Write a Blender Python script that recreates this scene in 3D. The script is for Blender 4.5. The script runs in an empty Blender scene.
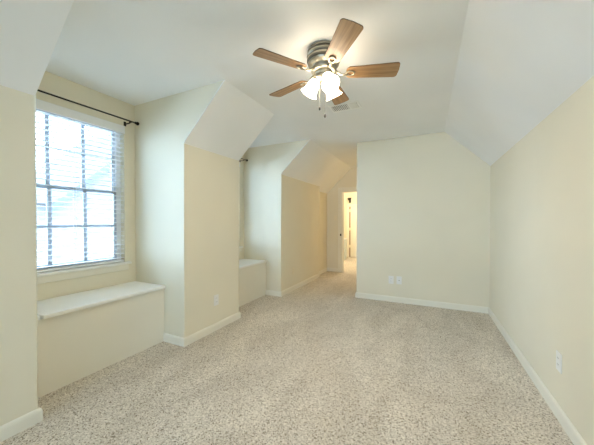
import bpy, bmesh, math, random
from mathutils import Vector, Matrix
random.seed(7)
C = bpy.context.scene.collection
SC = bpy.context.scene
PI = math.pi

# ------------------------------------------------------------------ camera
yaw, pitch = math.radians(25.68), math.radians(-0.669)
F = Vector((-math.sin(yaw) * math.cos(pitch), math.cos(yaw) * math.cos(pitch), math.sin(pitch)))
R = Vector((math.cos(yaw), math.sin(yaw), 0))
U = R.cross(F)
cam = bpy.data.objects.new('camera', bpy.data.cameras.new('camera'))
C.objects.link(cam)
cam.matrix_world = Matrix(((R.x, U.x, -F.x, 0), (R.y, U.y, -F.y, 0), (R.z, U.z, -F.z, 1.2), (0, 0, 0, 1)))
cam.data.sensor_width = 36
cam.data.lens = 272.0 / 594 * 36
cam.data.shift_y = 1.7 / 594
cam.data.clip_start = 0.02
SC.camera = cam

# ------------------------------------------------------------------ light and exposure
W = bpy.data.worlds.new('world')
SC.world = W
W.use_nodes = True
bg = W.node_tree.nodes['Background']
bg.inputs[0].default_value = (0.54, 0.74, 1.0, 1)
bg.inputs[1].default_value = 22.5
SC.view_settings.view_transform = 'Standard'
SC.view_settings.look = 'None'
SC.view_settings.gamma = 1
SC.view_settings.use_curve_mapping = False
SC.view_settings.exposure = 0.2
SC.cycles.use_denoising = True
SC.cycles.max_bounces = 16
SC.cycles.diffuse_bounces = 10
SC.cycles.transparent_max_bounces = 16
SC.cycles.sample_clamp_indirect = 6
LAMP = (1.0, 0.835, 0.62)
SHADE_STRENGTH = 16.0
BULB_STRENGTH = 600.0
CORRIDOR_WATTS = 48
HALL_WATTS = 8


def portal(name, x, y, z, sy, sz, nx):
    l = bpy.data.lights.new(name, 'AREA')
    l.shape = 'RECTANGLE'
    l.size = sz
    l.size_y = sy
    l.cycles.is_portal = True
    o = bpy.data.objects.new(name, l)
    C.objects.link(o)
    o.location = (x, y, z)
    o.rotation_euler = (0, -PI / 2 * nx, 0)
    return o


# ------------------------------------------------------------------ room numbers (metres)
XL, XR, XW = -2.096, 0.726, -2.816
ZC, ZKL, ZKR = 2.424, 1.943, 1.910
XSL, XSR = -1.606, 0.200
Y0, Y1, Y2, Y3, YJ, YE = 0.786, 1.87, 2.71, 3.77, 5.45, 6.19
YF, XF = 4.25, -1.007
YS = 5.00                       # the end wall block is this deep; a side passage is added behind it for the hall light
XREC = -2.18
YB = -4.2
XS = -2.36                      # seat front
DY = Y3 - Y1                    # from one dormer to the next

portal('window_portal', XW - 0.16, 1.31, 1.45, 0.9, 1.35, 1)
portal('window_portal', XW - 0.16, 1.31 + DY, 1.45, 0.9, 1.35, 1)
portal('window_portal', XW - 0.16, 1.31 - DY, 1.45, 0.9, 1.35, 1)
po = portal('window_portal', -0.325, YB - 0.16, 1.45, 1.30, 1.65, 1)
po.rotation_euler = (PI / 2, 0, 0)


# ------------------------------------------------------------------ materials
def mat(name, col, rough=0.6, metal=0.0, spec=0.5):
    m = bpy.data.materials.new(name)
    m.use_nodes = True
    b = m.node_tree.nodes['Principled BSDF']
    b.inputs['Base Color'].default_value = (*col, 1)
    b.inputs['Roughness'].default_value = rough
    b.inputs['Metallic'].default_value = metal
    b.inputs['Specular IOR Level'].default_value = spec
    return m


def N(m, t, **kw):
    n = m.node_tree.nodes.new(t)
    for k, v in kw.items():
        if k in n.inputs:
            n.inputs[k].default_value = v
        else:
            setattr(n, k, v)
    return n


def L(m, a, b):
    m.node_tree.links.new(a, b)


def bsdf(m):
    return m.node_tree.nodes['Principled BSDF']


def coords(m, scale=(1, 1, 1)):
    t = N(m, 'ShaderNodeTexCoord')
    mp = N(m, 'ShaderNodeMapping')
    mp.inputs['Scale'].default_value = scale
    L(m, t.outputs['Object'], mp.inputs['Vector'])
    return mp.outputs[0]


def ramp(m, fac, stops):
    r = N(m, 'ShaderNodeValToRGB')
    e = r.color_ramp.elements
    while len(e) < len(stops):
        e.new(0.5)
    for i, (p, c) in enumerate(stops):
        e[i].position = p
        e[i].color = (*c, 1)
    L(m, fac, r.inputs[0])
    return r.outputs[0]


def mixc(m, fac, a, b, mode='MIX'):
    x = N(m, 'ShaderNodeMix', data_type='RGBA', blend_type=mode)
    for s, i in ((fac, 0), (a, 6), (b, 7)):
        if hasattr(s, 'links'):
            L(m, s, x.inputs[i])
        else:
            x.inputs[i].default_value = s if i == 0 else (*s, 1)
    return x.outputs[2]


def bump(m, height, strength, dist):
    b = N(m, 'ShaderNodeBump', Strength=strength, Distance=dist)
    L(m, height, b.inputs['Height'])
    L(m, b.outputs[0], bsdf(m).inputs['Normal'])


def paint(name, col, rough=0.75, peel=0.25):
    m = mat(name, col, rough, spec=0.3)
    v = coords(m)
    n = N(m, 'ShaderNodeTexNoise', Scale=120.0, Detail=3.0)
    L(m, v, n.inputs['Vector'])
    bump(m, n.outputs[0], peel, 0.002)
    n2 = N(m, 'ShaderNodeTexNoise', Scale=1.4, Detail=2.0)
    L(m, v, n2.inputs['Vector'])
    c = ramp(m, n2.outputs[0], [(0.3, tuple(x * 0.97 for x in col)), (0.7, tuple(min(1, x * 1.02) for x in col))])
    L(m, c, bsdf(m).inputs['Base Color'])
    return m


M = {}
M['wall'] = paint('cream_wall_paint', (0.78, 0.73, 0.59))
M['ceil'] = paint('ceiling_paint', (0.86, 0.87, 0.865), 0.85)
M['trim'] = paint('trim_paint', (0.82, 0.79, 0.69), 0.4, 0.05)
M['seat'] = paint('seat_lid_paint', (0.89, 0.88, 0.84), 0.35, 0.05)
M['white'] = mat('white_vinyl', (0.82, 0.83, 0.83), 0.4)
M['slat'] = mat('blind_slat_white', (0.84, 0.85, 0.85), 0.45)
M['plate'] = mat('white_plastic', (0.82, 0.81, 0.78), 0.3)
M['bright'] = mat('bright_white_enamel', (0.92, 0.92, 0.90), 0.4)
M['almond'] = mat('almond_plastic', (0.80, 0.73, 0.56), 0.35)
M['dark'] = mat('dark_slot', (0.02, 0.02, 0.02), 0.6)
M['iron'] = mat('dark_bronze', (0.018, 0.015, 0.013), 0.35, 0.6)
M['muntin'] = mat('grey_vinyl', (0.36, 0.40, 0.45), 0.45)
M['edge'] = mat('dark_blade_edge', (0.10, 0.055, 0.025), 0.5)
M['chain'] = mat('dull_chain', (0.30, 0.28, 0.24), 0.7)
M['duct'] = mat('grey_duct', (0.16, 0.16, 0.15), 0.8)
M['cord'] = mat('white_cord', (0.8, 0.8, 0.78), 0.7)
M['brown'] = mat('brown_gap_shade', (0.30, 0.16, 0.09), 0.5)
M['bluegrey'] = mat('pale_blue_grey_paint', (0.50, 0.56, 0.56), 0.5)


def carpet():
    m = mat('speckled_carpet', (0.5, 0.45, 0.36), 0.95, spec=0.1)
    v = coords(m)
    nz = N(m, 'ShaderNodeTexNoise', Scale=30.0, Detail=2.0)
    L(m, v, nz.inputs['Vector'])
    w = mixc(m, 0.03, (0, 0, 0), (0, 0, 0))
    vd = N(m, 'ShaderNodeVectorMath', operation='SCALE')
    vd.inputs['Scale'].default_value = 0.02
    L(m, nz.outputs['Color'], vd.inputs[0])
    va = N(m, 'ShaderNodeVectorMath', operation='ADD')
    L(m, v, va.inputs[0])
    L(m, vd.outputs[0], va.inputs[1])
    vo = N(m, 'ShaderNodeTexVoronoi', Scale=175.0)
    L(m, va.outputs[0], vo.inputs['Vector'])
    sp = N(m, 'ShaderNodeSeparateColor')
    L(m, vo.outputs['Color'], sp.inputs[0])
    base = ramp(m, sp.outputs[0], [(0.0, (0.20, 0.163, 0.125)), (0.08, (0.31, 0.265, 0.21)), (0.19, (0.54, 0.485, 0.41)),
                                   (0.55, (0.665, 0.61, 0.535)), (1.0, (0.80, 0.745, 0.665))])
    n3 = N(m, 'ShaderNodeTexNoise', Scale=75.0, Detail=3.0, Roughness=0.6)
    L(m, v, n3.inputs['Vector'])
    blot = ramp(m, n3.outputs[0], [(0.30, (0.74, 0.71, 0.66)), (0.50, (0.98, 0.98, 0.98)), (0.75, (1.12, 1.11, 1.09))])
    c1 = mixc(m, 1.0, base, blot, 'MULTIPLY')
    n4 = N(m, 'ShaderNodeTexNoise', Scale=2.6, Detail=3.0, Distortion=0.8)
    mp = coords(m, (1.0, 0.45, 1.0))
    L(m, mp, n4.inputs['Vector'])
    track = ramp(m, n4.outputs[0], [(0.36, (0.91, 0.90, 0.885)), (0.52, (1, 1, 1)), (0.66, (1.08, 1.08, 1.075))])
    c2 = mixc(m, 1.0, c1, track, 'MULTIPLY')
    L(m, c2, bsdf(m).inputs['Base Color'])
    bump(m, n3.outputs[0], 0.5, 0.01)
    return m


M['carpet'] = carpet()


def wood():
    m = mat('oak_blade', (0.36, 0.2, 0.09), 0.38)
    v = coords(m, (3.0, 60.0, 60.0))
    n = N(m, 'ShaderNodeTexNoise', Scale=1.0, Detail=4.0, Distortion=0.4)
    L(m, v, n.inputs['Vector'])
    c = ramp(m, n.outputs[0], [(0.3, (0.20, 0.105, 0.042)), (0.5, (0.33, 0.19, 0.085)), (0.7, (0.43, 0.265, 0.13))])
    L(m, c, bsdf(m).inputs['Base Color'])
    return m


M['wood'] = wood()


def pewter():
    m = mat('brushed_pewter', (0.34, 0.31, 0.24), 0.36, 0.88)
    v = coords(m, (3, 3, 12))
    n = N(m, 'ShaderNodeTexNoise', Scale=2.0, Detail=3.0)
    L(m, v, n.inputs['Vector'])
    c = ramp(m, n.outputs[0], [(0.35, (0.36, 0.33, 0.255)), (0.65, (0.42, 0.385, 0.30))])
    L(m, c, bsdf(m).inputs['Base Color'])
    return m


M['pewter'] = pewter()
M['groove'] = mat('dark_pewter_recess', (0.13, 0.12, 0.095), 0.5, 0.7)


def shade():
    m = mat('frosted_glass_shade', (0.9, 0.88, 0.82), 0.4)
    b = bsdf(m)
    b.inputs['Emission Color'].default_value = (*LAMP, 1)
    b.inputs['Emission Strength'].default_value = SHADE_STRENGTH
    return m


M['shade'] = shade()
M['bulb'] = mat('lit_bulb', (0.9, 0.9, 0.9), 0.4)
bsdf(M['bulb']).inputs['Emission Color'].default_value = (*LAMP, 1)
bsdf(M['bulb']).inputs['Emission Strength'].default_value = BULB_STRENGTH


def glass():
    m = bpy.data.materials.new('window_glass')
    m.use_nodes = True
    nt = m.node_tree
    nt.nodes.remove(nt.nodes['Principled BSDF'])
    t = N(m, 'ShaderNodeBsdfTransparent')
    t.inputs[0].default_value = (0.95, 0.97, 0.97, 1)
    g = N(m, 'ShaderNodeBsdfGlossy', Roughness=0.02)
    f = N(m, 'ShaderNodeFresnel', IOR=1.3)
    x = N(m, 'ShaderNodeMixShader')
    L(m, f.outputs[0], x.inputs[0])
    L(m, t.outputs[0], x.inputs[1])
    L(m, g.outputs[0], x.inputs[2])
    L(m, x.outputs[0], nt.nodes['Material Output'].inputs[0])
    return m


M['glass'] = glass()


def brick():
    m = mat('pale_brick', (0.2, 0.2, 0.2), 0.9)
    t = N(m, 'ShaderNodeTexCoord')
    mp = N(m, 'ShaderNodeMapping')
    mp.inputs['Rotation'].default_value = (PI / 2, 0, PI / 2)
    L(m, t.outputs['Object'], mp.inputs[0])
    b = N(m, 'ShaderNodeTexBrick', Scale=2.2)
    b.inputs['Color1'].default_value = (0.105, 0.10, 0.102, 1)
    b.inputs['Color2'].default_value = (0.085, 0.08, 0.082, 1)
    b.inputs['Mortar'].default_value = (0.13, 0.13, 0.13, 1)
    sx = N(m, 'ShaderNodeSeparateXYZ')
    L(m, t.outputs['Object'], sx.inputs[0])
    cx = N(m, 'ShaderNodeCombineXYZ')
    L(m, sx.outputs[1], cx.inputs[0])
    L(m, sx.outputs[2], cx.inputs[1])
    L(m, cx.outputs[0], b.inputs['Vector'])
    L(m, b.outputs[0], bsdf(m).inputs['Base Color'])
    return m


M['brick'] = brick()
M['roof'] = mat('grey_shingle', (0.055, 0.06, 0.066), 0.9)
M['fascia'] = mat('pale_fascia', (0.09, 0.088, 0.085), 0.7)
M['leaf'] = mat('leaf_green', (0.06, 0.10, 0.08), 0.8)
M['bark'] = mat('bark', (0.10, 0.08, 0.06), 0.9)
M['paving'] = mat('pale_bounce_ground', (0.55, 0.54, 0.52), 0.9)


# ------------------------------------------------------------------ mesh helpers
class MB:
    def __init__(s):
        s.b = bmesh.new()

    def box(s, x0, x1, y0, y1, z0, z1):
        b = s.b
        v = [b.verts.new(p) for p in ((x0, y0, z0), (x1, y0, z0), (x1, y1, z0), (x0, y1, z0),
                                      (x0, y0, z1), (x1, y0, z1), (x1, y1, z1), (x0, y1, z1))]
        for f in ((3, 2, 1, 0), (4, 5, 6, 7), (0, 1, 5, 4), (1, 2, 6, 5), (2, 3, 7, 6), (3, 0, 4, 7)):
            b.faces.new([v[i] for i in f])
        return s

    def prism(s, pts, a, b2, axis='y'):
        """polygon in the plane across axis, extruded from a to b2"""
        def P(p, t):
            return {'y': (p[0], t, p[1]), 'x': (t, p[0], p[1]), 'z': (p[0], p[1], t)}[axis]
        b = s.b
        A = [b.verts.new(P(p, a)) for p in pts]
        B = [b.verts.new(P(p, b2)) for p in pts]
        b.faces.new(A)
        b.faces.new(B[::-1])
        n = len(pts)
        for i in range(n):
            b.faces.new((A[i], B[i], B[(i + 1) % n], A[(i + 1) % n]))
        return s

    def lathe(s, prof, seg=40, mtx=None, cap=True):
        b = s.b
        rings = []
        for r, z in prof:
            rings.append([b.verts.new((r * math.cos(2 * PI * k / seg), r * math.sin(2 * PI * k / seg), z)) for k in range(seg)])
        for i in range(len(rings) - 1):
            for k in range(seg):
                b.faces.new((rings[i][k], rings[i][(k + 1) % seg], rings[i + 1][(k + 1) % seg], rings[i + 1][k]))
        if cap:
            b.faces.new(rings[0][::-1])
            b.faces.new(rings[-1])
        if mtx:
            for rg in rings:
                for v in rg:
                    v.co = mtx @ v.co
        return s

    def tube(s, pts, r, seg=10, closed=False):
        b = s.b
        pts = [Vector(p) for p in pts]
        n = len(pts)
        rings = []
        up = Vector((0.13, 0.21, 0.97)).normalized()
        for i, p in enumerate(pts):
            if closed:
                t = pts[(i + 1) % n] - pts[i - 1]
            else:
                t = pts[min(i + 1, n - 1)] - pts[max(i - 1, 0)]
            t.normalize()
            x = t.cross(up)
            if x.length < 1e-3:
                x = t.cross(Vector((1, 0, 0)))
            x.normalize()
            y = t.cross(x)
            rr = r[i] if isinstance(r, (list, tuple)) else r
            rings.append([b.verts.new(p + x * rr * math.cos(2 * PI * k / seg) + y * rr * math.sin(2 * PI * k / seg)) for k in range(seg)])
        m = n if closed else n - 1
        for i in range(m):
            a, c = rings[i], rings[(i + 1) % n]
            for k in range(seg):
                b.faces.new((a[k], a[(k + 1) % seg], c[(k + 1) % seg], c[k]))
        if not closed:
            b.faces.new(rings[0][::-1])
            b.faces.new(rings[-1])
        return s

    def sphere(s, c, r, seg=16):
        bmesh.ops.create_uvsphere(s.b, u_segments=seg, v_segments=max(6, seg // 2), radius=r, matrix=Matrix.Translation(c))
        return s

    def build(s, name, m, parent=None, bevel=0, smooth=False, segs=2):
        bmesh.ops.recalc_face_normals(s.b, faces=s.b.faces[:])
        me = bpy.data.meshes.new(name)
        s.b.to_mesh(me)
        s.b.free()
        me.materials.append(m)
        if smooth:
            for p in me.polygons:
                p.use_smooth = True
        o = bpy.data.objects.new(name, me)
        C.objects.link(o)
        if parent:
            o.parent = parent
        if bevel:
            md = o.modifiers.new('bevel', 'BEVEL')
            md.width = bevel
            md.segments = segs
            md.limit_method = 'ANGLE'
            md.angle_limit = math.radians(40)
            md.harden_normals = False
        return o


def tag(o, label, cat, group=None, kind=None):
    o['label'] = label
    o['category'] = cat
    if group:
        o['group'] = group
    if kind:
        o['kind'] = kind
    return o


def struct(o, label, cat):
    return tag(o, label, cat, kind='structure')


def thing(name, loc, label, cat, group=None, rz=0.0, kind=None):
    o = bpy.data.objects.new(name, None)
    o.empty_display_size = 0.05
    C.objects.link(o)
    o.location = loc
    o.rotation_euler = (0, 0, rz)
    return tag(o, label, cat, group, kind)


def copy_tree(o, parent=None):
    c = o.copy()
    C.objects.link(c)
    c.parent = parent
    for ch in list(o.children):
        copy_tree(ch, c)
    return c


# ------------------------------------------------------------------ the shell
YX = 9.0                        # far end of the passage beyond the doorway
struct(MB().box(-3.0, 0.9, YB - 0.1, YX + 0.1, -0.12, 0.0).build('floor', M['carpet']),
       'beige speckled carpet covering the whole floor', 'carpet')
struct(MB().box(-3.0, 0.9, YB - 0.1, YE + 0.1, ZC, ZC + 0.12).build('ceiling', M['ceil']),
       'flat off-white ceiling holding the fan', 'ceiling')

# left knee wall: solid blocks between the dormers, leaning in under the roof slope
SLAB = 0.010


def wall_block(segs, label, ceil_label):
    """segs: (x of the knee wall, knee height, y from, y to)"""
    b, c = MB(), MB()
    for x, zk, ya, yb in segs:
        b.prism([(-2.94, 0), (x, 0), (x, zk), (XSL, ZC), (XSL, ZC + 0.05), (-2.94, ZC + 0.05)], ya, yb)
        o = SLAB * 0.7071
        c.prism([(x, zk - SLAB * 0.41), (x, zk + 0.004), (XSL - 0.002, ZC + 0.002), (XSL + SLAB * 1.414, ZC)], ya, yb)
    x, zk = segs[0][0], segs[0][1]
    ys = (segs[0][2], segs[-1][3])
    ed = [ed for ed in b.b.edges if all(abs(v.co.x - x) < 1e-5 for v in ed.verts) and abs(ed.verts[0].co.y - ed.verts[1].co.y) < 1e-5]
    bmesh.ops.bevel(b.b, geom=ed, offset=0.010, segments=3, affect='EDGES', profile=0.5)
    struct(b.build('wall_left', M['wall']), label, 'wall')
    struct(c.build('ceiling_left', M['ceil']), ceil_label, 'ceiling')


wall_block([(XL, ZKL, Y2 - 2 * DY, Y0)], 'cream knee wall nearest the camera, left of the window seat', 'sloped ceiling above the nearest left wall')
wall_block([(XL, ZKL, YB, Y0 - DY)], 'cream knee wall behind the camera', 'sloped ceiling behind the camera')
wall_block([(XL, ZKL, Y1, Y2)], 'cream wall block between the two window seats', 'sloped ceiling above the wall between the window seats')
wall_block([(XL, ZKL, Y3, YJ), (XREC, ZKL - (XL - XREC) * 0.982, YJ, YE)], 'cream wall along the hall leading to the doorway',
           'sloped ceiling along the hall to the doorway')

# right wall and its slope
struct(MB().box(XR, XR + 0.12, YB, YF, 0, ZC).build('wall_right', M['wall']), 'long cream wall on the right with one white plate', 'wall')
struct(MB().prism([(XR + 0.05, ZKR - 0.05), (XR, ZKR), (XSR, ZC), (XSR, ZC + 0.02), (XR + 0.05, ZC + 0.02)], YB, YF).build('ceiling_right', M['ceil']),
       'sloped ceiling along the right wall', 'ceiling')
# far wall: the end of the room, with the hall running past its left edge
struct(MB().box(XF, XR + 0.12, YF, YS, 0, ZC).build('wall_back', M['wall'], bevel=0.010, segs=3), 'cream end wall with two white plates', 'wall')
# wall behind the camera; its wide window is added for fill light
FX0, FX1, FZ0, FZ1 = -1.15, 0.50, 0.80, 2.10
b = MB()
b.box(-2.94, FX0, YB - 0.12, YB, 0, ZC).box(FX1, XR + 0.12, YB - 0.12, YB, 0, ZC)
b.box(FX0, FX1, YB - 0.12, YB, 0, FZ0).box(FX0, FX1, YB - 0.12, YB, FZ1, ZC)
struct(b.build('wall_front', M['wall']), 'cream wall behind the camera', 'wall')
w3 = thing('fill_window_4', (0, YB, 0), 'unseen wide window added behind the camera for fill light', 'window', kind='structure')
b = MB()
for x in (FX0, (FX0 + FX1) / 2 - 0.03, FX1 - 0.06):
    b.box(x, x + 0.06, -0.10, -0.04, FZ0, FZ1)
b.box(FX0, FX1, -0.10, -0.04, FZ0, FZ0 + 0.05).box(FX0, FX1, -0.10, -0.04, FZ1 - 0.05, FZ1)
b.build('window_frame', M['white'], w3)
MB().box(FX0, FX1, -0.072, -0.068, FZ0, FZ1).build('pane', M['glass'], w3)

# window walls with their openings
WY0, WY1, WZ0, WZ1 = 0.865, 1.757, 0.775, 2.165


def window_wall(dy, label):
    b = MB()
    y0, y1 = Y0 + dy, Y1 + dy
    for a in ((y0, y1, 0, WZ0), (y0, y1, WZ1, ZC), (y0, WY0 + dy, WZ0, WZ1), (WY1 + dy, y1, WZ0, WZ1)):
        b.box(XW - 0.12, XW, *a)
    return struct(b.build('wall_window', M['wall']), label, 'wall')


window_wall(0, 'cream wall around the near window')
window_wall(-DY, 'cream wall around the added window behind the camera')
window_wall(DY, 'cream wall around the far window, mostly hidden')


# ------------------------------------------------------------------ baseboards
BH, BT = 0.080, 0.014


def baseboard(name, pts, label):
    """one mitred run along the polyline pts; the room lies on the right of its direction"""
    prof = [(0, 0), (BT, 0), (BT, BH - 0.018), (BT * 0.75, BH - 0.006), (BT * 0.35, BH), (0, BH)]
    P = [Vector(p) for p in pts]
    nrm = []
    for i in range(len(P) - 1):
        d = (P[i + 1] - P[i]).normalized()
        nrm.append(Vector((d.y, -d.x)))
    mb = MB()
    rings = []
    for i, p in enumerate(P):
        if i == 0:
            m = nrm[0]
        elif i == len(P) - 1:
            m = nrm[-1]
        else:
            m = nrm[i - 1] + nrm[i]
            m = m / m.dot(nrm[i])
        rings.append([mb.b.verts.new((p.x + m.x * d, p.y + m.y * d, z)) for d, z in prof])
    k = len(prof)
    for A, B in zip(rings, rings[1:]):
        for i in range(k):
            mb.b.faces.new((A[i], A[(i + 1) % k], B[(i + 1) % k], B[i]))
    mb.b.faces.new(rings[0])
    mb.b.faces.new(rings[-1][::-1])
    return struct(mb.build(name, M['trim']), label, 'baseboard')


baseboard('baseboard_left', [(XL, Y2 - 2 * DY), (XL, Y0), (XS - 0.02, Y0)], 'baseboard along the nearest left wall')
baseboard('baseboard_left', [(XS - 0.02, Y1), (XL, Y1), (XL, Y2), (XS - 0.02, Y2)], 'baseboard around the wall block between the window seats')
baseboard('baseboard_left', [(XS - 0.02, Y3), (XL, Y3), (XL, YJ), (XREC, YJ), (XREC, YE), (-1.90, YE)], 'baseboard along the hall wall up to the doorway')
baseboard('baseboard_right', [(XR, YF), (XR, YB)], 'baseboard along the right wall')
baseboard('baseboard_back', [(XF, YS), (XF, YF), (XR, YF)], 'baseboard along the end wall')

# ------------------------------------------------------------------ doorway at the end of the hall
DX0, DX1, DZ = -1.815, -1.085, 1.895
b = MB()
b.box(-2.94, DX0, YE, YE + 0.11, 0, ZC)
b.box(DX1, XR + 0.12, YE, YE + 0.11, 0, ZC).box(XR, XR + 0.12, YS, YE, 0, ZC)
b.box(DX0, DX1, YE, YE + 0.11, DZ, ZC)
struct(b.build('wall_hall', M['wall']), 'cream end wall of the hall around the doorway', 'wall')
door = thing('door_1', (0, 0, 0), 'open doorway at the end of the hall with cream casing', 'doorway', kind='structure')
b = MB()
cw = 0.085
b.box(DX0 - cw, DX0, YE - 0.016, YE, 0, DZ + cw)
b.box(DX1, DX1 + cw, YE - 0.016, YE, 0, DZ + cw)
b.box(DX0, DX1, YE - 0.016, YE, DZ, DZ + cw)
b.build('door_casing', M['trim'], door, bevel=0.006)
b = MB()
b.box(DX0, DX0 + 0.018, YE - 0.004, YE + 0.125, 0, DZ)
b.box(DX1 - 0.018, DX1, YE - 0.004, YE + 0.125, 0, DZ)
b.box(DX0 + 0.018, DX1 - 0.018, YE - 0.004, YE + 0.125, DZ - 0.018, DZ)
b.box(DX0 + 0.018, DX0 + 0.030, YE + 0.05, YE + 0.09, 0, DZ - 0.018)
b.build('door_jamb', M['trim'], door)
b = MB()
b.box(DX0 - 0.036, DX0 - 0.004, YE - 0.020, YE - 0.016, 0.85, 0.90)
o = b.build('strike_plate', M['iron'], door, bevel=0.002)
o['label'] = 'dark metal strike plate'

# passage beyond the doorway
PX0, PX1, PZ = -2.75, -1.06, 2.30
hl = bpy.data.lights.new('hall_fill_light', 'POINT')  # unseen bare light, added in the side passage to warm the hall
hl.energy = HALL_WATTS
hl.color = (1.0, 0.76, 0.42)
hl.shadow_soft_size = 0.1
ho = bpy.data.objects.new('hall_fill_light', hl)
C.objects.link(ho)
ho.location = (-0.45, 5.62, 2.15)
struct(MB().box(PX0 - 0.1, PX0, YE + 0.11, YX, 0, PZ).box(PX1, PX1 + 0.1, YE + 0.11, YX, 0, PZ).build('wall_passage', M['wall']),
       'cream side walls of the room beyond the doorway', 'wall')
struct(MB().box(PX0 - 0.1, PX1 + 0.1, YE + 0.11, YX + 0.1, PZ, PZ + 0.1).build('ceiling', M['ceil']), 'ceiling of the room beyond the doorway', 'ceiling')
struct(MB().box(PX0 - 0.1, PX1 + 0.1, YX - 0.10, YX + 0.1, 0, PZ).build('wall_passage', M['wall']), 'cream back wall of the room beyond the doorway', 'wall')
YP = YX - 0.10
d2 = thing('door_2', (0, 0, 0), 'white door with a brown strip for its shaded gap, in the room beyond the doorway', 'door', kind='structure')
MB().box(-2.44, -2.345, YP - 0.02, YP, 0, 1.76).box(-1.55, -1.46, YP - 0.02, YP, 0, 1.76).box(-2.345, -1.55, YP - 0.02, YP, 1.68, 1.76).build('door_casing', M['trim'], d2, bevel=0.004)
MB().box(-2.345, -2.305, YP - 0.014, YP, 0.01, 1.675).build('door_gap_shade', M['brown'], d2)  # brown strip coloured in place of the shaded gap beside the door
b = MB()
b.box(-2.305, -1.55, YP - 0.03, YP, 0.01, 1.675)
for (x0, x1) in ((-2.20, -1.96), (-1.89, -1.65)):
    for (z0, z1) in ((0.15, 0.72), (0.85, 1.55)):
        b.box(x0, x1, YP - 0.036, YP - 0.03, z0, z1)
b.build('door_leaf', M['trim'], d2, bevel=0.003)
for z in (0.32, 0.89, 1.50):
    MB().box(-2.35, -2.30, YP - 0.026, YP - 0.014, z, z + 0.09).build('hinge', M['almond'], d2)
w = thing('wall_lamp', (-2.33, YP, 1.80), 'small dark wall lamp above the white door beyond the doorway', 'lamp')
MB().box(-0.035, 0.035, -0.012, 0, 0.0, 0.13).build('back_plate', M['iron'], w, bevel=0.004)
MB().tube([(0, -0.012, 0.05), (0, -0.05, 0.04), (0, -0.075, 0.075)], 0.008).build('arm', M['iron'], w, smooth=True)
MB().lathe([(0.03, 0.075), (0.055, 0.12), (0.062, 0.16)], 20, Matrix.Translation((0, -0.075, 0))).build('lamp_shade', M['iron'], w, smooth=True)
cab = thing('cabinet', (-2.40, 8.05, 0), 'low pale blue-grey cabinet seen through the doorway', 'cabinet')
MB().box(-0.20, 0.14, -0.2, 0.2, 0.05, 0.64).build('body', M['bluegrey'], cab, bevel=0.004)
MB().box(-0.17, 0.11, -0.218, -0.2, 0.09, 0.61).build('door', M['bluegrey'], cab, bevel=0.004)
MB().box(-0.22, 0.16, -0.22, 0.2, 0.64, 0.67).build('countertop', M['plate'], cab, bevel=0.005)
MB().box(-0.18, 0.12, -0.17, 0.18, 0.0, 0.05).build('plinth', M['bluegrey'], cab)
pl = bpy.data.lights.new('passage_fill_light', 'POINT')  # unseen bare light without a fixture, added to warm the room beyond
pl.energy = CORRIDOR_WATTS
pl.color = (1.0, 0.87, 0.68)
pl.shadow_soft_size = 0.12
po = bpy.data.objects.new('passage_fill_light', pl)
C.objects.link(po)
po.location = (-1.6, 7.5, 2.1)


# ------------------------------------------------------------------ windows
def make_window(dy, name, label):
    root = thing(name, (XW, 1.311 + dy, WZ0), label, 'window', kind='structure')
    y0, y1 = WY0 - 1.311, WY1 - 1.311
    H = WZ1 - WZ0
    xg = -0.084
    b = MB()                                                    # vinyl frame
    fw = 0.045
    b.box(-0.12, -0.06, y0, y0 + fw, 0, H).box(-0.12, -0.06, y1 - fw, y1, 0, H)
    b.box(-0.12, -0.06, y0 + fw, y1 - fw, 0, 0.03).box(-0.12, -0.06, y0 + fw, y1 - fw, H - 0.04, H)
    b.build('window_frame', M['white'], root, bevel=0.003)
    zm = 1.485 - WZ0
    for (za, zb, dx, nm) in ((zm - 0.006, H - 0.04, -0.014, 'upper_sash'), (0.03, zm + 0.018, 0.010, 'lower_sash')):
        s = MB()
        sw = 0.028
        yy0, yy1 = y0 + fw, y1 - fw
        x0, x1 = xg + dx - 0.012, xg + dx + 0.012
        s.box(x0, x1, yy0, yy0 + sw, za, zb).box(x0, x1, yy1 - sw, yy1, za, zb)
        s.box(x0, x1, yy0 + sw, yy1 - sw, za, za + sw).box(x0, x1, yy0 + sw, yy1 - sw, zb - sw, zb)
        for k in (1, 2):
            c = (1.166, 1.432)[k - 1] - 1.311
            s.box(x0 + 0.003, x1 - 0.003, c - 0.015, c + 0.015, za + sw, zb - sw)
        zc = (1.153 if nm == 'lower_sash' else 1.828) - WZ0
        s.box(x0 + 0.004, x1 - 0.004, yy0 + sw, yy1 - sw, zc - 0.011, zc + 0.011)
        so = s.build(nm, M['muntin'], root)
        MB().box(xg + dx - 0.002, xg + dx + 0.002, yy0 + sw, yy1 - sw, za + sw, zb - sw).build('pane', M['glass'], so)
    b = MB()
    b.box(-0.055, 0.045, y0 - 0.045, y1 + 0.045, -0.018, 0.004)
    b.build('window_sill', M['seat'], root, bevel=0.006)
    MB().box(0, 0.016, y0 - 0.03, y1 + 0.03, -0.080, -0.018).build('sill_apron', M['trim'], root, bevel=0.004)
    return root


make_window(0, 'window_1', 'near window with a grid of panes behind the blind')
make_window(-DY, 'fill_window_3', 'unseen dormer window added behind the camera for fill light')  # extra dormer window out of view, added to bring in more daylight
make_window(DY, 'window_2', 'far window, mostly hidden behind the middle wall block')


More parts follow.
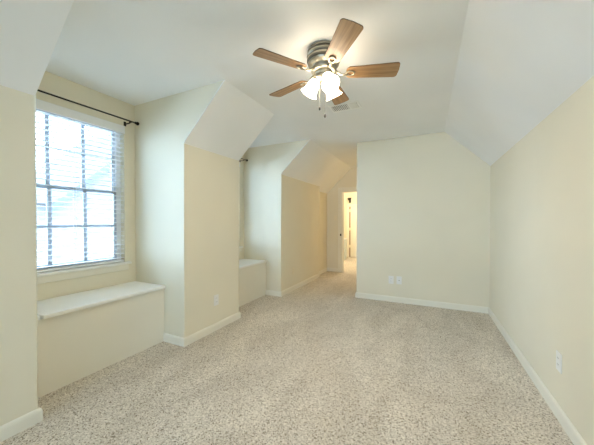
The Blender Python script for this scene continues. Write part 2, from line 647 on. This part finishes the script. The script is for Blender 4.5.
def make_blind(dy, label):
    root = thing('window_blind', (XW, 1.311 + dy, 0), label, 'blind', 'white slatted blinds over the windows')
    y0, y1 = WY0 - 1.311 + 0.006, WY1 - 1.311 - 0.006
    v = MB()
    v.box(0.004, 0.018, y0 - 0.02, y1 + 0.006, 2.092, 2.172)
    v.build('valance', M['slat'], root, bevel=0.004)
    MB().box(-0.05, 0.0, y0, y1, 2.110, 2.160).build('headrail', M['slat'], root)
    s = MB()
    top, bot, n = 2.085, 0.822, 29
    for i in range(n):
        z = top + (bot - top) * i / (n - 1)
        t = 0.0032
        prof = [(-0.050, z - 0.002), (-0.025, z + 0.0022), (0.0, z - 0.001), (0.0, z - 0.001 + t), (-0.025, z + 0.0022 + t), (-0.050, z - 0.002 + t)]
        s.prism(prof, y0, y1)
    s.build('slats', M['slat'], root)
    MB().box(-0.048, 0.0, y0, y1, 0.785, 0.803).build('bottom_rail', M['slat'], root, bevel=0.003)
    for yy in (y0 + 0.10, 0.02, y1 - 0.10):
        c = MB()
        for x in (-0.049, -0.001):
            c.box(x - 0.001, x + 0.001, yy - 0.001, yy + 0.001, 0.80, 2.11)
        c.build('ladder_cord', M['cord'], root)
    MB().tube([(0.012, y0 + 0.07, 2.07), (0.012, y0 + 0.07, 1.45)], 0.004, 8).build('tilt_wand', M['plate'], root)
    return root


make_blind(0, 'white slatted blind with open slats over the near window')
make_blind(DY, 'white slatted blind over the far window, only its edge showing')


# ------------------------------------------------------------------ curtain rods
def make_rod(dy, label):
    root = thing('curtain_rod', (XW, 1.311 + dy, 2.212), label, 'curtain rod', 'dark curtain rods above the windows')
    x = 0.092
    ya, yb = 0.86 - 1.311, 1.815 - 1.311
    MB().tube([(x, ya, 0), (x, yb, 0)], 0.0075, 12).build('rod', M['iron'], root, smooth=True)
    for yy, sg in ((ya, -1), (yb, 1)):
        mt = Matrix.Translation((x, yy, 0)) @ Matrix.Rotation(-sg * PI / 2, 4, 'X')
        MB().lathe([(0.008, -0.004), (0.013, 0.0), (0.013, 0.004), (0.008, 0.008), (0.017, 0.018), (0.019, 0.027), (0.014, 0.036), (0.004, 0.040)], 16, mt).build('finial', M['iron'], root, smooth=True)
    for yy in (ya + 0.06, yb - 0.05):
        k = MB()
        k.tube([(0.004, yy, -0.016), (x * 0.7, yy, -0.018), (x - 0.004, yy, -0.014), (x, yy, -0.006)], 0.006, 8)
        k.box(0.0, 0.007, yy - 0.011, yy + 0.011, -0.036, 0.008)
        k.box(x - 0.012, x + 0.012, yy - 0.008, yy + 0.008, -0.014, -0.005)
        k.build('bracket', M['iron'], root)
    return root


make_rod(0, 'long dark curtain rod above the near window')
make_rod(DY, 'curtain rod end with bracket above the far window')


# ------------------------------------------------------------------ window seats
def make_seat(dy, label):
    y0, y1 = Y0 + dy, Y1 + dy
    ym = (y0 + y1) / 2
    root = thing('built_in_bench', (XW, ym, 0), label, 'window seat', 'built-in window seats')
    h = (y1 - y0) / 2 - 0.002
    xf = XS - XW - 0.012
    MB().box(xf - 0.018, xf, -h, h, 0, 0.532).build('front_panel', M['trim'], root)
    g = -h + 0.108
    MB().box(0.004, xf + 0.034, g + 0.010, h - 0.008, 0.534, 0.562).build('lid', M['seat'], root, bevel=0.008, segs=3)
    MB().box(0.004, xf + 0.026, -h, g, 0.534, 0.562).build('end_strip', M['seat'], root, bevel=0.006)
    MB().box(0.004, xf - 0.02, -h, h, 0.50, 0.530).build('support_frame', M['seat'], root)
    return root


make_seat(0, 'built-in window seat with white lid under the near window')
make_seat(DY, 'built-in window seat under the far window, half hidden by the wall block')


# ------------------------------------------------------------------ plates on the walls
def make_outlet(loc, rz, label, kind='duplex', m='plate', w=0.072, h=0.116, name='wall_outlet', cat='outlet'):
    r = thing(name, loc, label, cat, None, rz)
    MB().box(-w / 2, w / 2, -0.0065, -0.0005, -h / 2, h / 2).build('cover_plate', M[m], r, bevel=0.003)
    if kind == 'duplex':
        for s in (-1, 1):
            f = MB().prism([(0.017 * math.cos(a) * 1.0, s * 0.0195 + 0.0145 * math.sin(a)) for a in [2 * PI * k / 16 for k in range(16)]], -0.0085, -0.006).build('socket', M[m], r)
            for dx, hh in ((-0.0062, 0.0085), (0.0062, 0.0065)):
                MB().box(dx - 0.001, dx + 0.001, -0.0092, -0.0083, s * 0.0195 + 0.001 - hh / 2 + 0.002, s * 0.0195 + 0.003 + hh / 2).build('slot', M['dark'], f)
    elif kind == 'jack':
        f = MB().lathe([(0.007, 0.0), (0.007, 0.010), (0.004, 0.010), (0.004, 0.016)], 16, Matrix.Translation((0, -0.006, 0)) @ Matrix.Rotation(PI / 2, 4, 'X')).build('cable_jack', M['pewter'], r)
    elif kind == 'switch':
        MB().box(-0.005, 0.005, -0.016, -0.006, -0.006, 0.012).build('toggle', M[m], r, bevel=0.001)
    elif kind == 'rocker':
        MB().box(-0.017, 0.017, -0.010, -0.006, -0.034, 0.034).build('rocker', M[m], r, bevel=0.002)
    for s in ((0,) if kind == 'duplex' else (-0.047, 0.047)):
        MB().lathe([(0.003, 0), (0.003, 0.0012)], 10, Matrix.Translation((0, -0.0062, s)) @ Matrix.Rotation(PI / 2, 4, 'X')).build('screw', M[m], r)
    return r


make_outlet((-0.488, YF, 0.325), 0, 'white outlet on the end wall, left of the pair')
make_outlet((-0.376, YF, 0.328), 0, 'white cable plate on the end wall, right of the pair', 'jack', name='cable_plate', cat='wall plate')
make_outlet((XR, 2.17, 0.345), -PI / 2, 'white outlet low on the right wall')
make_outlet((XL, 2.302, 0.331), PI / 2, 'pale outlet on the wall block between the window seats')
make_outlet((XL, 4.20, 0.336), PI / 2, 'cream outlet low on the hall wall', m='almond')
make_outlet((-1.967, YE, 1.271), 0, 'cream light switch left of the doorway', 'switch', 'almond', name='light_switch', cat='light switch')
make_outlet((-2.42, YP, 1.40), 0, 'small light switch on the back wall beyond the doorway', 'switch', 'almond', name='light_switch', cat='light switch')

# ------------------------------------------------------------------ ceiling vent
v = thing('ceiling_vent', (-0.805, 2.862, ZC), 'white louvred air vent on the ceiling behind the fan', 'vent')
hx, hy = 0.160, 0.092
b = MB()
b.box(-hx, hx, -hy, -hy + 0.022, -0.008, -0.001).box(-hx, hx, hy - 0.022, hy, -0.008, -0.001)
b.box(-hx, -hx + 0.022, -hy + 0.022, hy - 0.022, -0.008, -0.001).box(hx - 0.022, hx, -hy + 0.022, hy - 0.022, -0.008, -0.001)
b.build('frame', M['bright'], v, bevel=0.003)
MB().box(-hx + 0.02, hx - 0.02, -hy + 0.02, hy - 0.02, -0.0022, -0.0008).build('duct', M['duct'], v)
b = MB()
n = 15
for i in range(n):
    x = -hx + 0.026 + (2 * hx - 0.052) * i / (n - 1)
    tl = 0.017 if x > 0.05 else -0.017
    b.prism([(x - 0.001, -0.003), (x + 0.001, -0.003), (x + 0.001 - tl, -0.011), (x - 0.001 - tl, -0.011)], -hy + 0.02, hy - 0.02)
b.build('louvres', M['bright'], v)

# ------------------------------------------------------------------ ceiling fan
FX, FY = -0.680, 1.856
fan = thing('ceiling_fan', (FX, FY, ZC), 'five-blade wooden ceiling fan with pewter motor and three glowing shades', 'ceiling fan')
prof = [(0.104, 0.0), (0.112, -0.002), (0.116, -0.008), (0.116, -0.018), (0.110, -0.023), (0.110, -0.029), (0.119, -0.034), (0.121, -0.044), (0.115, -0.051),
        (0.112, -0.057), (0.120, -0.063), (0.120, -0.076), (0.112, -0.082), (0.108, -0.087), (0.113, -0.093), (0.110, -0.104), (0.098, -0.114), (0.086, -0.120), (0.082, -0.128)]
mh = MB().lathe(prof, 56).build('motor_housing', M['pewter'], fan)
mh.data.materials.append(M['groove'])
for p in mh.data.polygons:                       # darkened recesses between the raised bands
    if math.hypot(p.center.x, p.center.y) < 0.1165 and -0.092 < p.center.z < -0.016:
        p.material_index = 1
MB().lathe([(0.074, -0.126), (0.086, -0.130), (0.090, -0.138), (0.090, -0.150), (0.082, -0.157), (0.066, -0.159)], 48).build('rotor', M['pewter'], fan, smooth=True)
MB().lathe([(0.058, -0.158), (0.063, -0.162), (0.063, -0.168), (0.054, -0.173), (0.056, -0.182), (0.063, -0.189), (0.060, -0.200), (0.046, -0.211), (0.028, -0.218), (0.010, -0.222)], 40).build('switch_housing', M['pewter'], fan, smooth=True)

ZB = 2.258 - ZC
A0 = 19.64
PITCH = math.radians(12)


def blade_outline():
    r0, r1 = 0.160, 0.524
    pts = []
    half = lambda r: 0.054 + 0.014 * (r - r0) / (r1 - r0)
    rc = 0.022
    # outer end: gently rounded corners
    for a in range(0, 91, 15):
        t = math.radians(a)
        pts.append((r1 - rc + rc * math.sin(t) - 0.004, -half(r1) + rc - rc * math.cos(t)))
    pts.append((r1, 0))
    for a in range(0, 91, 15):
        t = math.radians(90 - a)
        pts.append((r1 - rc + rc * math.sin(t) - 0.004, half(r1) - rc + rc * math.cos(t)))
    rc = 0.034
    for a in range(0, 91, 15):
        t = math.radians(a)
        pts.append((r0 + rc - rc * math.sin(t), half(r0) - rc + rc * math.cos(t)))
    for a in range(0, 91, 15):
        t = math.radians(90 - a)
        pts.append((r0 + rc - rc * math.sin(t), -half(r0) + rc - rc * math.cos(t)))
    return pts


def scroll(cx, r, k0=0, n=28):
    return [(cx + r * 1.25 * math.cos(2 * PI * k / n), r * math.sin(2 * PI * k / n), 0) for k in range(n)]


for k in range(5):
    a = math.radians(A0 - 72 * k)
    mt = Matrix.Translation((0, 0, ZB)) @ Matrix.Rotation(a, 4, 'Z') @ Matrix.Rotation(-PITCH, 4, 'X')
    bl = MB().prism(blade_outline(), -0.003, 0.003, 'z').build('blade', M['wood'], fan, bevel=0.0015)
    bl.matrix_local = mt
    bl.data.materials.append(M['edge'])
    for p in bl.data.polygons:
        if abs(p.normal.z) < 0.5:
            p.material_index = 1
    ir = MB()
    ir.tube([(0.080, 0, 0.018), (0.105, 0.004, 0.004), (0.128, 0.006, -0.010), (0.150, 0.004, -0.012), (0.165, 0, -0.010)], [0.010, 0.009, 0.008, 0.007, 0.006], 10)
    ir.tube([(x, y, -0.0085) for x, y, z in scroll(0.190, 0.021)], 0.0052, 8, True)
    ir.tube([(0.150, 0.003, -0.010), (0.162, 0.016, -0.009), (0.176, 0.020, -0.008)], 0.004, 8)
    ir.tube([(0.150, 0.003, -0.010), (0.160, -0.012, -0.009), (0.176, -0.019, -0.008)], 0.004, 8)
    for (x, y) in ((0.178, 0.016), (0.178, -0.016), (0.216, 0)):
        ir.lathe([(0.006, -0.010), (0.006, -0.003)], 12, Matrix.Translation((x, y, 0)))
    io = ir.build('blade_bracket', M['pewter'], bl, smooth=True)

for k in range(3):
    a = math.radians((-46, 68, 195)[k])
    d = Vector((math.cos(a), math.sin(a), 0))
    tilt = math.radians((36, 36, 30)[k])
    ax = (d * math.sin(tilt) + Vector((0, 0, -math.cos(tilt)))).normalized()
    root = Vector((0, 0, -0.196)) + d * 0.046
    q = Vector((0, 0, 1)).rotation_difference(ax).to_matrix().to_4x4()
    mt = Matrix.Translation(root) @ q
    fit = MB().tube([Vector((0, 0, -0.190)) + d * 0.03, Vector((0, 0, -0.192)) + d * 0.040, root + ax * 0.012], 0.010, 10)
    fit.lathe([(0.012, -0.004), (0.024, 0.002), (0.026, 0.020), (0.022, 0.026)], 20, mt)
    fit.build('lamp_fitter', M['pewter'], fan, smooth=True)
    out = [(0.021, 0.012), (0.028, 0.020), (0.036, 0.032), (0.041, 0.047), (0.043, 0.062), (0.044, 0.078), (0.048, 0.096), (0.056, 0.112), (0.063, 0.122)]
    inn = [(r - 0.004, z - 0.0015) for r, z in out[::-1]]
    sh = MB().lathe(out + inn, 32, mt, cap=False)
    so = sh.build('lamp_shade', M['shade'], fan, smooth=True)
    so['label'] = 'glowing frosted bell-shaped glass shade'
    bu = MB().lathe([(0.010, 0.018), (0.012, 0.03), (0.024, 0.055), (0.027, 0.070), (0.020, 0.088), (0.006, 0.094)], 20, mt)
    bu.build('bulb', M['bulb'], so, smooth=True)

for (x, y, zt) in ((-0.034, 0.010, 2.020 - ZC), (0.014, -0.010, 1.952 - ZC)):
    c = MB().tube([(x, y, -0.205), (x, y, zt + 0.012)], 0.0010, 6).build('pull_chain', M['chain'], fan)
    MB().lathe([(0.002, 0.014), (0.006, 0.008), (0.007, -0.006), (0.004, -0.013)], 12, Matrix.Translation((x, y, zt))).build('chain_fob', M['dark'], c, smooth=True)

# ------------------------------------------------------------------ outdoors, seen through the blinds
struct(MB().box(-40, 20, -30, 30, -3.2, -3.0).build('ground', M['paving']), 'unseen paving far below the windows, made pale to bounce daylight indoors', 'paving')  # ground out of view, kept pale so daylight bounces up to the ceiling
h = thing('neighbouring_house', (-11, 6, -3), 'pale brick neighbouring house seen through the near window', 'house')
MB().box(-6, 0, -4.5, 6, 0, 4.75).build('wall', M['brick'], h)
MB().prism([(-1.2, 4.75), (2.7, 8.5), (6.6, 4.75)], -6, 0, 'x').build('gable', M['brick'], h)
MB().prism([(-1.6, 4.45), (2.7, 8.58), (7.0, 4.45), (7.0, 4.7), (2.7, 8.85), (-1.6, 4.7)], -6.2, 0.25, 'x').build('roof', M['roof'], h)
MB().box(-6.2, 0.2, -4.8, -1.3, 4.75, 4.95).build('eave', M['fascia'], h)
t = thing('tree', (-14.5, -0.8, -3), 'blue-green tree beyond the neighbouring house', 'tree')
MB().tube([(0, 0, 0), (0.1, 0, 3), (0, 0.1, 5.5)], [0.25, 0.2, 0.1], 10).build('trunk', M['bark'], t, smooth=True)
b = MB()
for i in range(26):
    p = Vector((random.uniform(-1, 1), random.uniform(-1.3, 1.3), random.uniform(-0.8, 0.8)))
    b.sphere(p + Vector((0, 0, 6.0)), random.uniform(0.35, 0.6), 10)
b.build('foliage', M['leaf'], t, smooth=True)
